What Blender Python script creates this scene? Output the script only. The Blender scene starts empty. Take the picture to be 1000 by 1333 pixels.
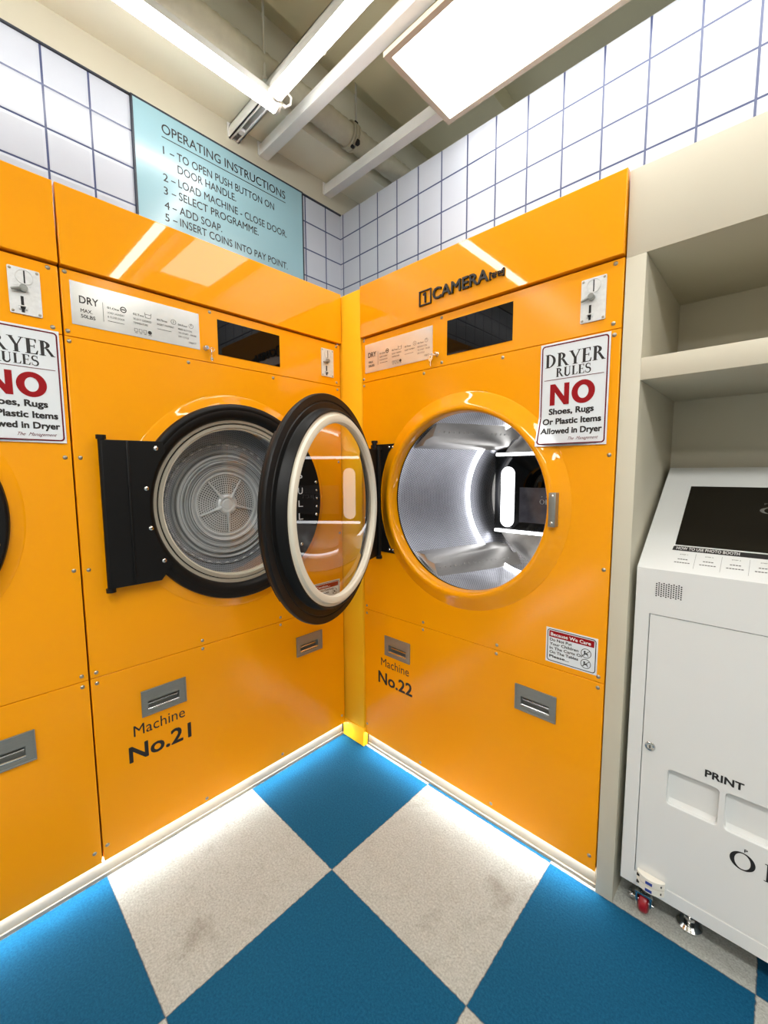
import bpy, bmesh, math, random
from mathutils import Matrix, Vector
PI = math.pi
random.seed(4)
C = bpy.context.scene.collection
SC = bpy.context.scene

# ------------------------------------------------------------------ camera
F_PX, RX, RY, RZ = 543.6334, 1.4737, 0.0043, 0.7579
cam_d = bpy.data.cameras.new('camera')
cam_d.sensor_fit = 'VERTICAL'
cam_d.sensor_height = 36.0
cam_d.lens = 36.0 * F_PX / 1333.0
cam_d.clip_start = 0.02
cam = bpy.data.objects.new('camera', cam_d)
C.objects.link(cam)
cam.matrix_world = Matrix.Translation((1.4533, -1.2674, 1.2688)) @ (
    Matrix.Rotation(RZ, 4, 'Z') @ Matrix.Rotation(RY, 4, 'Y') @ Matrix.Rotation(RX, 4, 'X'))
SC.camera = cam

# ------------------------------------------------------------------ world and exposure
w = bpy.data.worlds.new('world')
SC.world = w
w.use_nodes = True
w.node_tree.nodes['Background'].inputs[0].default_value = (0.9, 0.95, 1.0, 1)
w.node_tree.nodes['Background'].inputs[1].default_value = 0.55
SC.view_settings.view_transform = 'Standard'
SC.view_settings.look = 'None'
SC.view_settings.gamma = 1.0
SC.view_settings.use_curve_mapping = False
SC.view_settings.exposure = 0.5
try:
    SC.cycles.max_bounces = 10
    SC.cycles.transparent_max_bounces = 12
    SC.cycles.sample_clamp_indirect = 6.0
    SC.cycles.caustics_reflective = False
    SC.cycles.blur_glossy = 0.3
except Exception:
    pass

L_TUBE, L_PANEL, L_FLOOR, L_DRUM = 17.0, 5.2, 44.0, 4.0 
L_FILL = 17.0      # strengths of the lamps in the place; this one drives added unseen panels

# ------------------------------------------------------------------ materials
def lin(c):
    return tuple(((v/255.0)/12.92 if v/255.0 <= 0.04045 else ((v/255.0+0.055)/1.055)**2.4) for v in c)

class NT:
    """small helper to write shader maths"""
    def __init__(self, m):
        self.t = m.node_tree
    def n(self, kind, **kw):
        x = self.t.nodes.new(kind)
        for k, v in kw.items():
            setattr(x, k, v)
        return x
    def l(self, a, b):
        self.t.links.new(a, b)
    def m(self, op, a, b=None, c=None):
        x = self.n('ShaderNodeMath', operation=op)
        for i, v in enumerate((a, b, c)):
            if v is None:
                continue
            if isinstance(v, (int, float)):
                x.inputs[i].default_value = v
            else:
                self.l(v, x.inputs[i])
        return x.outputs[0]
    def mix(self, f, a, b):
        x = self.n('ShaderNodeMix', data_type='RGBA')
        self.l(f, x.inputs['Factor'])
        for nm, v in (('A', a), ('B', b)):
            s = [i for i in x.inputs if i.name == nm and i.type == 'RGBA'][0]
            if isinstance(v, tuple):
                s.default_value = (*v, 1)
            else:
                self.l(v, s)
        return [o for o in x.outputs if o.type == 'RGBA'][0]
    def pos(self):
        g = self.n('ShaderNodeTexCoord')
        s = self.n('ShaderNodeSeparateXYZ')
        self.l(g.outputs['Object'], s.inputs[0])
        return g.outputs['Object'], s.outputs[0], s.outputs[1], s.outputs[2]
    def noise(self, scale, detail=3, vec=None, rough=0.5):
        x = self.n('ShaderNodeTexNoise')
        x.inputs['Scale'].default_value = scale
        x.inputs['Detail'].default_value = detail
        x.inputs['Roughness'].default_value = rough
        if vec is not None:
            self.l(vec, x.inputs['Vector'])
        return x.outputs[0]
    def bump(self, h, bsdf, strength=0.2, dist=0.002):
        b = self.n('ShaderNodeBump')
        b.inputs['Strength'].default_value = strength
        b.inputs['Distance'].default_value = dist
        self.l(h, b.inputs['Height'])
        self.l(b.outputs[0], bsdf.inputs['Normal'])

def mat(name, col, rough=0.5, metal=0.0, coat=0.0, coat_rough=0.03, spec=0.5, var=0.04, scale=18.0, bump=0.0, stretch=None, ior=None):
    """painted / metal surface with slight procedural unevenness"""
    m = bpy.data.materials.new(name)
    m.use_nodes = True
    b = m.node_tree.nodes['Principled BSDF']
    b.inputs['Roughness'].default_value = rough
    b.inputs['Metallic'].default_value = metal
    b.inputs['Coat Weight'].default_value = coat
    b.inputs['Coat Roughness'].default_value = coat_rough
    b.inputs['Specular IOR Level'].default_value = spec
    t = NT(m)
    v, x, y, z = t.pos()
    if stretch:
        mp = t.n('ShaderNodeMapping')
        mp.inputs['Scale'].default_value = stretch
        t.l(v, mp.inputs[0])
        v = mp.outputs[0]
    nz = t.noise(scale, 4, v)
    lo = tuple(max(0.0, q*(1-var)) for q in col)
    hi = tuple(min(1.0, q*(1+var)) for q in col)
    t.l(t.mix(nz, lo, hi), b.inputs['Base Color'])
    if bump:
        t.bump(nz, b, bump, 0.002)
    return m

def emit(name, col, strength, oneside=False):
    m = bpy.data.materials.new(name)
    m.use_nodes = True
    t = m.node_tree
    t.nodes.clear()
    o = t.nodes.new('ShaderNodeOutputMaterial')
    e = t.nodes.new('ShaderNodeEmission')
    e.inputs[0].default_value = (*col, 1)
    e.inputs[1].default_value = strength
    t.links.new(e.outputs[0], o.inputs[0])
    return m

YEL = (0.95, 0.368, 0.0)
M_yel = mat('yellow_gloss_enamel', YEL, 0.5, coat=0.85, coat_rough=0.03, spec=0.08, var=0.02, scale=3)
M_yelp = mat('yellow_panel_enamel', YEL, 0.5, coat=0.55, coat_rough=0.16, spec=0.08, var=0.02, scale=3, bump=0.02)
M_yel2 = mat('yellow_matt_enamel', (0.96, 0.52, 0.015), 0.5, spec=0.15, coat=0.0, coat_rough=0.15, var=0.02, scale=3)
M_body = mat('dark_red_brown_carcass', (0.12, 0.012, 0.002), 0.6)
M_blk = mat('black_powder_coat', (0.006, 0.006, 0.006), 0.45, spec=0.22)
M_blkgloss = mat('black_gloss_acrylic', (0.003, 0.003, 0.003), 0.015, spec=0.25)
M_steel = mat('brushed_stainless', (0.62, 0.63, 0.62), 0.34, metal=0.9, var=0.12, scale=30, stretch=(1, 1, 14))
M_steelp = mat('satin_nameplate_steel', (0.82, 0.82, 0.79), 0.24, metal=0.66, var=0.10, scale=14)
M_handle = mat('grey_handle_steel', (0.30, 0.31, 0.29), 0.4, metal=0.7, var=0.1, scale=30, stretch=(2, 2, 16))
M_chrome = mat('chrome', (0.75, 0.75, 0.74), 0.15, metal=1.0)
M_screw = mat('dull_screw_steel', (0.42, 0.38, 0.30), 0.35, metal=0.9)
M_cast = mat('cast_coin_plate', (0.72, 0.73, 0.72), 0.4, metal=0.2, var=0.15, scale=120, bump=0.15)
M_dark = mat('slot_black', (0.006, 0.005, 0.005), 0.7)
M_gasket = mat('cream_rubber_gasket', lin((224, 218, 200)), 0.45, var=0.03)
M_ringgrey = mat('grey_gasket_ring', lin((170, 165, 150)), 0.4, metal=0.2)
M_ink = mat('black_ink', (0.012, 0.010, 0.010), 0.5)
M_inkgrey = mat('grey_ink', (0.10, 0.10, 0.10), 0.5)
M_inkred = mat('red_ink', lin((150, 14, 22)), 0.6, spec=0.2)
M_maroon = mat('maroon_ink', lin((104, 16, 36)), 0.6, spec=0.2)
M_sign = mat('white_sign_plastic', lin((226, 232, 236)), 0.3, coat=0.3, var=0.01)
M_white = mat('white_lettering', lin((235, 235, 235)), 0.5)
M_cream = mat('cream_painted_board', lin((204, 198, 178)), 0.5, var=0.02, scale=4)
M_kiosk = mat('white_kiosk_steel', lin((222, 224, 222)), 0.38, coat=0.15, var=0.015, scale=3)
M_guard = mat('white_plastic_block', lin((232, 228, 216)), 0.4, var=0.02)
M_wtrim = mat('painted_trim', lin((138, 130, 116)), 0.45, var=0.02)
M_blue = mat('pale_blue_signboard', lin((146, 184, 194)), 0.25, coat=0.3, coat_rough=0.12, var=0.02, scale=2)
M_edgeshadow = mat('board_edge_and_shadow_line', (0.02, 0.025, 0.04), 0.5)  # board edge, and the strip painted as shade above the left tiles
M_alu = mat('white_painted_channel', lin((232, 232, 228)), 0.45, metal=0.0, var=0.05, scale=14)
M_frame = mat('white_light_frame', lin((205, 190, 168)), 0.5)
M_olive = mat('olive_painted_concrete', lin((208, 200, 162)), 0.85, var=0.08, scale=5, bump=0.25)
M_soffit = mat('grey_olive_plaster', lin((238, 233, 210)), 0.85, var=0.05, scale=6, bump=0.2)
M_creamwall = mat('cream_painted_concrete', lin((196, 190, 170)), 0.8, var=0.05, scale=6, bump=0.25)
M_pipe = mat('painted_wrapped_pipe', lin((196, 190, 168)), 0.8, var=0.10, scale=40, bump=0.6)
M_cable = mat('white_cable', lin((215, 212, 200)), 0.5)
M_red = mat('red_caster_rubber', lin((150, 22, 34)), 0.35, var=0.05)
M_roomwall = mat('off_white_plaster', lin((205, 203, 196)), 0.8, var=0.03, scale=5)
M_bluelab = mat('blue_label', lin((40, 60, 140)), 0.5)
E_tube = emit('tube_light_glow', (1.0, 0.985, 0.96), L_TUBE)
E_panel = emit('panel_light_glow', (1.0, 0.98, 0.94), L_PANEL)
E_floor = emit('floor_strip_glow', (0.92, 0.96, 1.0), L_FLOOR)
E_fill = emit('added_fill_glow', (1.0, 0.985, 0.96), L_FILL)  # glow of the unseen panels added behind the viewer
E_drum = emit('drum_strip_glow', (0.97, 0.98, 1.0), L_DRUM)
E_pill = emit('flash_lamp_glow', (0.96, 0.97, 1.0), 2.0)
E_screen = emit('screen_glow', (0.035, 0.033, 0.036), 1.0)

def glass_mat():
    m = bpy.data.materials.new('door_glass')
    m.use_nodes = True
    t = m.node_tree
    t.nodes.clear()
    k = NT(m)
    o = k.n('ShaderNodeOutputMaterial')
    mx = k.n('ShaderNodeMixShader')
    tr = k.n('ShaderNodeBsdfTransparent')
    tr.inputs[0].default_value = (0.93, 0.95, 0.95, 1)
    g = k.n('ShaderNodeBsdfGlossy')
    g.inputs['Roughness'].default_value = 0.0
    fr = k.n('ShaderNodeFresnel')
    fr.inputs[0].default_value = 1.75
    v, x, y, z = k.pos()
    nz = k.noise(6, 2, v)
    f = k.m('MULTIPLY', fr.outputs[0], k.m('MULTIPLY_ADD', nz, 0.1, 0.95))
    k.l(f, mx.inputs[0])
    k.l(tr.outputs[0], mx.inputs[1])
    k.l(g.outputs[0], mx.inputs[2])
    k.l(mx.outputs[0], o.inputs[0])
    return m
M_glass = glass_mat()

def tile_mat(name, axis, off, pitch, zoff):
    m = bpy.data.materials.new(name)
    m.use_nodes = True
    b = m.node_tree.nodes['Principled BSDF']
    k = NT(m)
    v, x, y, z = k.pos()
    u = x if axis == 'x' else y
    def cell(c, o):
        return k.m('FRACT', k.m('DIVIDE', k.m('SUBTRACT', c, o), pitch))
    fu, fz = cell(u, off), cell(z, zoff)
    g = 0.038
    def line(f):
        return k.m('MAXIMUM', k.m('LESS_THAN', f, g), k.m('GREATER_THAN', f, 1-g*0.3))
    grout = k.m('MAXIMUM', line(fu), line(fz))
    nz = k.noise(9, 3, v)
    tilec = k.mix(nz, lin((182, 187, 197)), lin((190, 195, 204)))
    k.l(k.mix(grout, tilec, lin((62, 72, 108))), b.inputs['Base Color'])
    def edge(f):
        return k.m('MINIMUM', f, k.m('SUBTRACT', 1.0, f))
    h = k.m('MINIMUM', k.m('MINIMUM', edge(fu), edge(fz)), 0.07)
    k.bump(h, b, 0.5, 0.03)
    b.inputs['Roughness'].default_value = 0.28
    return m

def floor_mat():
    m = bpy.data.materials.new('checkered_carpet_tiles')
    m.use_nodes = True
    b = m.node_tree.nodes['Principled BSDF']
    k = NT(m)
    v, x, y, z = k.pos()
    wob = k.m('MULTIPLY', k.m('SUBTRACT', k.noise(60, 2, v), 0.5), 0.006)
    gx = k.m('DIVIDE', k.m('ADD', k.m('SUBTRACT', x, 0.4893), wob), 0.5)
    gy = k.m('DIVIDE', k.m('ADD', k.m('ADD', y, 0.0), wob), 0.5)
    cx, cy = k.m('FLOOR', gx), k.m('FLOOR', gy)
    par = k.m('MULTIPLY', k.m('FRACT', k.m('MULTIPLY', k.m('ADD', cx, cy), 0.5)), 2.0)
    isblue = k.m('LESS_THAN', par, 0.5)
    pile = k.m('MULTIPLY_ADD', k.m('SUBTRACT', k.noise(170, 6, v, 0.75), 0.5), 1.6, 0.5)
    soft = k.noise(5, 4, v)
    blue = k.mix(pile, lin((0, 55, 90)), lin((28, 104, 140)))
    beige = k.mix(pile, lin((122, 124, 117)), lin((214, 217, 210)))
    st = k.noise(3.0, 8, v, 0.72)
    stain = k.m('MULTIPLY', k.m('MAXIMUM', k.m('SUBTRACT', st, 0.57), 0.0), 4.5)
    stain = k.m('MINIMUM', stain, 0.6)
    mot = k.m('MINIMUM', k.m('MAXIMUM', k.m('MULTIPLY', k.m('SUBTRACT', k.noise(22, 9, v, 0.75), 0.5), 1.3), 0.0), 0.5)
    beige = k.mix(mot, beige, lin((128, 124, 112)))
    beige = k.mix(stain, beige, lin((120, 112, 98)))
    col = k.mix(isblue, beige, blue)
    ex = k.m('MINIMUM', k.m('FRACT', gx), k.m('SUBTRACT', 1.0, k.m('FRACT', gx)))
    ey = k.m('MINIMUM', k.m('FRACT', gy), k.m('SUBTRACT', 1.0, k.m('FRACT', gy)))
    seam = k.m('MULTIPLY', k.m('LESS_THAN', k.m('MINIMUM', ex, ey), 0.0035), 0.5)
    col = k.mix(seam, col, lin((70, 80, 84)))
    k.l(col, b.inputs['Base Color'])
    b.inputs['Roughness'].default_value = 0.95
    b.inputs['Specular IOR Level'].default_value = 0.15
    k.bump(k.m('ADD', pile, k.m('MULTIPLY', soft, 0.3)), b, 0.5, 0.004)
    return m

def perforated(name, mode, base, hole, metal, rough, pitch, axis_len=1.0, dot=0.10, bump=0.0):
    """steel with punched holes; 'polar' on a disc facing -Y, 'cyl' round a drum along Y (object coords centred on the axis)"""
    m = bpy.data.materials.new(name)
    m.use_nodes = True
    b = m.node_tree.nodes['Principled BSDF']
    k = NT(m)
    v, x, y, z = k.pos()
    th = k.m('ADD', k.m('DIVIDE', k.m('ARCTAN2', z, x), 2*PI), 0.5)
    r = k.m('SQRT', k.m('ADD', k.m('MULTIPLY', x, x), k.m('MULTIPLY', z, z)))
    if mode == 'polar':
        q = k.m('DIVIDE', r, pitch)
        row = k.m('FLOOR', q)
        n = k.m('ROUND', k.m('MULTIPLY', k.m('ADD', row, 0.5), 2*PI))
    else:
        q = k.m('DIVIDE', y, pitch)
        row = k.m('FLOOR', q)
        n = round(2*PI*axis_len/pitch)
    u = k.m('FRACT', k.m('ADD', k.m('MULTIPLY', th, n), k.m('MULTIPLY', row, 0.5)))
    f = k.m('FRACT', q)
    du, df = k.m('SUBTRACT', u, 0.5), k.m('SUBTRACT', f, 0.5)
    d2 = k.m('ADD', k.m('MULTIPLY', du, du), k.m('MULTIPLY', df, df))
    hol = k.m('LESS_THAN', d2, dot)
    nz = k.noise(25, 4, v)
    c = k.mix(nz, tuple(q_*0.85 for q_ in base), tuple(min(1, q_*1.1) for q_ in base))
    k.l(k.mix(hol, c, hole), b.inputs['Base Color'])
    b.inputs['Metallic'].default_value = metal
    b.inputs['Roughness'].default_value = rough
    if bump:
        k.bump(k.m('MINIMUM', d2, 0.25), b, bump, 0.004)
    return m
M_tileR = tile_mat('white_wall_tiles_right', 'x', -0.2714, 0.1242, 2.3445)
M_tileL = tile_mat('white_wall_tiles_left', 'y', -0.9635, 0.1240, 2.3445)
M_floor = floor_mat()
M_drumperf = perforated('punched_drum_steel', 'cyl', (0.62, 0.63, 0.68), (0.10, 0.10, 0.14), 0.85, 0.33, 0.0085, 0.34, 0.09, 0.3)
M_ventperf = perforated('punched_vent_disc', 'polar', (0.55, 0.55, 0.55), (0.02, 0.02, 0.02), 0.3, 0.4, 0.0085, 1.0, 0.11, 0.0)
M_greymesh = perforated('grey_punched_drum_back', 'polar', (0.33, 0.335, 0.36), (0.09, 0.09, 0.10), 0.0, 0.5, 0.0075, 1.0, 0.06, 0.3)
def machined_glints(name):
    m = bpy.data.materials.new(name)
    m.use_nodes = True
    b = m.node_tree.nodes['Principled BSDF']
    k = NT(m)
    v, x, y, z = k.pos()
    r = k.m('SQRT', k.m('ADD', k.m('MULTIPLY', x, x), k.m('MULTIPLY', z, z)))
    cv = k.n('ShaderNodeCombineXYZ')
    k.l(k.m('MULTIPLY', r, 100.0), cv.inputs[0])
    nz = k.noise(1.0, 3, cv.outputs[0], 0.8)
    f = k.m('MINIMUM', k.m('MAXIMUM', k.m('MULTIPLY', k.m('SUBTRACT', nz, 0.42), 6.0), 0.0), 1.0)
    k.l(k.mix(f, (0.07, 0.07, 0.075), (0.85, 0.85, 0.85)), b.inputs['Base Color'])  # machining bands, the light ones painted in as highlights on the ring crests
    b.inputs['Metallic'].default_value = 0.25
    b.inputs['Roughness'].default_value = 0.3
    return m
M_ringsteel = machined_glints('machined_ring_glints')
M_drumsteel = mat('drum_spoke_steel', (0.62, 0.62, 0.62), 0.32, metal=0.2, var=0.1, scale=14)
M_baffle = mat('brushed_drum_lifter', (0.55, 0.53, 0.50), 0.38, metal=0.95, var=0.1, scale=20, stretch=(10, 1, 10))

# ------------------------------------------------------------------ mesh helpers
def tag(o, label=None, cat=None, group=None, kind=None):
    if label: o['label'] = label
    if cat: o['category'] = cat
    if group: o['group'] = group
    if kind: o['kind'] = kind
    return o

def thing(name, label, cat, loc=(0, 0, 0), rotz=0.0, group=None):
    o = bpy.data.objects.new(name, None)
    o.empty_display_size = 0.1
    C.objects.link(o)
    o.location = loc
    o.rotation_euler = (0, 0, rotz)
    return tag(o, label, cat, group)

class MB:
    """collects shapes into one bmesh"""
    def __init__(self):
        self.b = bmesh.new()
    def box(self, x0, x1, y0, y1, z0, z1, bev=0.0, seg=2, M=None):
        t = bmesh.new()
        bmesh.ops.create_cube(t, size=1.0)
        for v in t.verts:
            v.co = Vector(((x0+x1)/2+v.co.x*(x1-x0), (y0+y1)/2+v.co.y*(y1-y0), (z0+z1)/2+v.co.z*(z1-z0)))
        if bev:
            bmesh.ops.bevel(t, geom=list(t.edges), offset=bev, segments=seg, profile=0.5, affect='EDGES')
        return self._merge(t, M)
    def _merge(self, t, M=None):
        if M is not None:
            t.transform(M)
        me = bpy.data.meshes.new('tmp')
        t.to_mesh(me)
        t.free()
        self.b.from_mesh(me)
        bpy.data.meshes.remove(me)
        return self
    def mesh(self, me, M=None):
        t = bmesh.new()
        t.from_mesh(me)
        bpy.data.meshes.remove(me)
        return self._merge(t, M)
    def cyl(self, p0, p1, r, n=24, r2=None):
        p0, p1 = Vector(p0), Vector(p1)
        d = p1-p0
        t = bmesh.new()
        bmesh.ops.create_cone(t, cap_ends=True, segments=n, radius1=r, radius2=r if r2 is None else r2, depth=d.length)
        M = Matrix.Translation((p0+p1)/2) @ d.to_track_quat('Z', 'Y').to_matrix().to_4x4()
        return self._merge(t, M)
    def sphere(self, c, r, n=16, s=(1, 1, 1)):
        t = bmesh.new()
        bmesh.ops.create_uvsphere(t, u_segments=n, v_segments=max(6, n//2), radius=r)
        return self._merge(t, Matrix.Translation(c) @ Matrix.Diagonal((*s, 1)))
    def lathe(self, prof, cx=0.0, cz=0.0, n=96, closed=False, shift=0.0, M=None, a0=0.0, a1=2*PI):
        """profile of (r, y) turned round the Y axis; shift moves the centre in x per unit of y"""
        t = bmesh.new()
        full = abs(a1-a0-2*PI) < 1e-6
        k = n if full else n+1
        rings = []
        for r, y in prof:
            ring = []
            for i in range(k):
                a = a0+(a1-a0)*i/n
                ring.append(t.verts.new((cx+shift*y+r*math.cos(a), y, cz+r*math.sin(a))))
            rings.append(ring)
        m = len(prof)
        for j in range(m if closed else m-1):
            A, B = rings[j], rings[(j+1) % m]
            for i in range(n):
                i2 = (i+1) % k
                t.faces.new((A[i], A[i2], B[i2], B[i]))
        bmesh.ops.recalc_face_normals(t, faces=list(t.faces)) if closed else None
        return self._merge(t, M)
    def tube(self, pts, r, n=8, closed=False):
        t = bmesh.new()
        pts = [Vector(p) for p in pts]
        rings = []
        up = None
        N = len(pts)
        for i, p in enumerate(pts):
            if closed:
                d = pts[(i+1) % N]-pts[i-1]
            else:
                d = pts[min(i+1, N-1)]-pts[max(i-1, 0)]
            d.normalize()
            if up is None:
                up = Vector((0, 0, 1)) if abs(d.z) < 0.9 else Vector((1, 0, 0))
            s = d.cross(up).normalized()
            up = s.cross(d).normalized()
            rr = r[i] if isinstance(r, (list, tuple)) else r
            rings.append([t.verts.new(p+rr*(math.cos(2*PI*q/n)*s+math.sin(2*PI*q/n)*up)) for q in range(n)])
        for i in range(N if closed else N-1):
            A, B = rings[i], rings[(i+1) % N]
            for q in range(n):
                t.faces.new((A[q], A[(q+1) % n], B[(q+1) % n], B[q]))
        if not closed:
            t.faces.new(rings[0][::-1])
            t.faces.new(rings[-1])
        return self._merge(t)
    def prism(self, pts, axis, a, b):
        """polygon extruded along axis ('x','y','z'); pts in the two other axes in order"""
        t = bmesh.new()
        def mk(p, v):
            return {'x': (v, p[0], p[1]), 'y': (p[0], v, p[1]), 'z': (p[0], p[1], v)}[axis]
        A = [t.verts.new(mk(p, a)) for p in pts]
        B = [t.verts.new(mk(p, b)) for p in pts]
        t.faces.new(A)
        t.faces.new(B[::-1])
        for i in range(len(pts)):
            j = (i+1) % len(pts)
            t.faces.new((A[j], A[i], B[i], B[j]))
        bmesh.ops.recalc_face_normals(t, faces=list(t.faces))
        return self._merge(t)
    def plate(self, loops, yf, th, bev=0.0, M=None):
        """flat sheet in the XZ plane with holes: front face at y=yf, th thick towards +y"""
        return self.mesh(loops_mesh(loops, th, bev), (M or Matrix.Identity(4)) @ Matrix(((1, 0, 0, 0), (0, 0, -1, yf+th/2), (0, 1, 0, 0), (0, 0, 0, 1))))
    def build(self, name, m, parent=None, smooth=True, ang=0.6, M=None):
        if M is not None:
            self.b.transform(M)
        me = bpy.data.meshes.new(name)
        self.b.to_mesh(me)
        self.b.free()
        me.materials.append(m)
        if smooth:
            me.shade_smooth()
            try:
                me.set_sharp_from_angle(angle=ang)
            except Exception:
                pass
        o = bpy.data.objects.new(name, me)
        C.objects.link(o)
        if parent is not None:
            o.parent = parent
        return o

def loops_mesh(loops, th, bev=0.0):
    c = bpy.data.curves.new('tmp', 'CURVE')
    c.dimensions = '2D'
    c.fill_mode = 'BOTH'
    c.extrude = max(0.0, th/2-bev)
    c.bevel_depth = bev
    c.bevel_resolution = 2
    c.offset = -bev
    for lp in loops:
        s = c.splines.new('POLY')
        s.points.add(len(lp)-1)
        for p, q in zip(s.points, lp):
            p.co = (q[0], q[1], 0, 1)
        s.use_cyclic_u = True
    return curve_to_mesh(c)

def curve_to_mesh(c):
    o = bpy.data.objects.new('tmp', c)
    C.objects.link(o)
    bpy.context.view_layer.update()
    d = bpy.context.evaluated_depsgraph_get()
    me = bpy.data.meshes.new_from_object(o.evaluated_get(d))
    bpy.data.objects.remove(o)
    bpy.data.curves.remove(c)
    return me

def rect(x0, x1, z0, z1):
    return [(x0, z0), (x1, z0), (x1, z1), (x0, z1)]
def rrect(x0, x1, z0, z1, r, n=6):
    o = []
    for cx, cz, a in ((x1-r, z0+r, -90), (x1-r, z1-r, 0), (x0+r, z1-r, 90), (x0+r, z0+r, 180)):
        for i in range(n+1):
            t = math.radians(a+90*i/n)
            o.append((cx+r*math.cos(t), cz+r*math.sin(t)))
    return o
def circle(cx, cz, r, n=64, rz=None):
    return [(cx+r*math.cos(2*PI*i/n), cz+(rz or r)*math.sin(2*PI*i/n)) for i in range(n)]

_txt = {}
def text_mesh(s, bold=0.0, shear=0.0, depth=0.0006, res=3):
    c = bpy.data.curves.new('tmp', 'FONT')
    c.body = s
    c.offset = bold
    c.shear = shear
    c.extrude = 0.0
    c.resolution_u = res
    return curve_to_mesh(c)

def put_text(mb, s, x0, x1, zb, cap, yf, bold=0.0, shear=0.0, raise_=0.0006, M=None):
    """lettering in the XZ plane: from x0 to x1, baseline zb, capital height cap, front at yf"""
    me = text_mesh(s, 0.0, shear)
    xs = [v.co.x for v in me.vertices]
    if not xs:
        bpy.data.meshes.remove(me)
        return
    ref = text_mesh('H')
    hz = max(v.co.y for v in ref.vertices)+max(bold, 0)
    lo = min(v.co.y for v in ref.vertices)-max(bold, 0)
    bpy.data.meshes.remove(ref)
    bo = max(bold, 0)
    mn, mxx = min(xs)-bo, max(xs)+bo
    sx = (x1-x0)/(mxx-mn) if x1 is not None else cap/(hz-lo)
    sz = cap/(hz-lo)
    offs = [(0, 0)] if bo == 0 else [(bo, bo*0.7), (-bo, bo*0.7), (bo, -bo*0.7), (-bo, -bo*0.7), (bo, 0), (-bo, 0), (0, bo), (0, -bo)]
    for k, (ox, oz) in enumerate(offs):
        t = bmesh.new()
        t.from_mesh(me)
        for v in t.verts:
            v.co = Vector((x0+(v.co.x+ox-mn)*sx, yf-0.000012*k, zb+(v.co.y+oz-lo)*sz))
        if raise_ > 0.001:
            r = bmesh.ops.extrude_face_region(t, geom=list(t.faces))
            for v in [g for g in r['geom'] if isinstance(g, bmesh.types.BMVert)]:
                v.co.y += raise_
        mb._merge(t, M)
    bpy.data.meshes.remove(me)

# ---- serif capitals built from strokes (cap height 1, x to the right)
def arc(cx, cy, rx, ry, a0, a1, n=16):
    return [(cx+rx*math.cos(math.radians(a0+(a1-a0)*i/n)), cy+ry*math.sin(math.radians(a0+(a1-a0)*i/n))) for i in range(n+1)]
def bowl(x, y0, y1, w, t):
    """thick-sided half bowl from stem x between heights y0..y1"""
    cy, ry = (y0+y1)/2, (y1-y0)/2
    return arc(x, cy, w, ry, 90, -90)+arc(x, cy, w-t, ry-0.05, -90, 90)
def sweep(pts, ws):
    L, R = [], []
    for i, p in enumerate(pts):
        a, b = pts[max(i-1, 0)], pts[min(i+1, len(pts)-1)]
        d = Vector((b[0]-a[0], b[1]-a[1])).normalized()
        n = Vector((-d.y, d.x))*ws[i]/2
        L.append((p[0]+n.x, p[1]+n.y))
        R.append((p[0]-n.x, p[1]-n.y))
    return L+R[::-1]
T_, H_ = 0.185, 0.05
def stem(x, y0=0.0, y1=1.0, t=T_, s=0.07, bot=True, top=True):
    o = [rect(x, x+t, y0, y1)]
    if bot: o.append(rect(x-s, x+t+s, y0, y0+0.04))
    if top: o.append(rect(x-s, x+t+s, y1-0.04, y1))
    return o
def _S():
    c = arc(0.30, 0.745, 0.20, 0.225, 25, 270, 18)+arc(0.30, 0.265, 0.235, 0.255, 90, -150, 18)
    n = len(c)
    ws = [0.05+0.11*math.sin(PI*i/(n-1))**1.2 for i in range(n)]
    return [sweep(c, ws), rect(0.47, 0.51, 0.70, 0.98), rect(0.05, 0.09, 0.02, 0.30)]
def _C():
    c = arc(0.45, 0.5, 0.38, 0.48, 40, 320, 28)
    ws = [0.05+0.12*max(0, math.sin(PI*i/28))**1.5 for i in range(29)]
    return [sweep(c, ws), rect(0.71, 0.755, 0.66, 0.98)]
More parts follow.
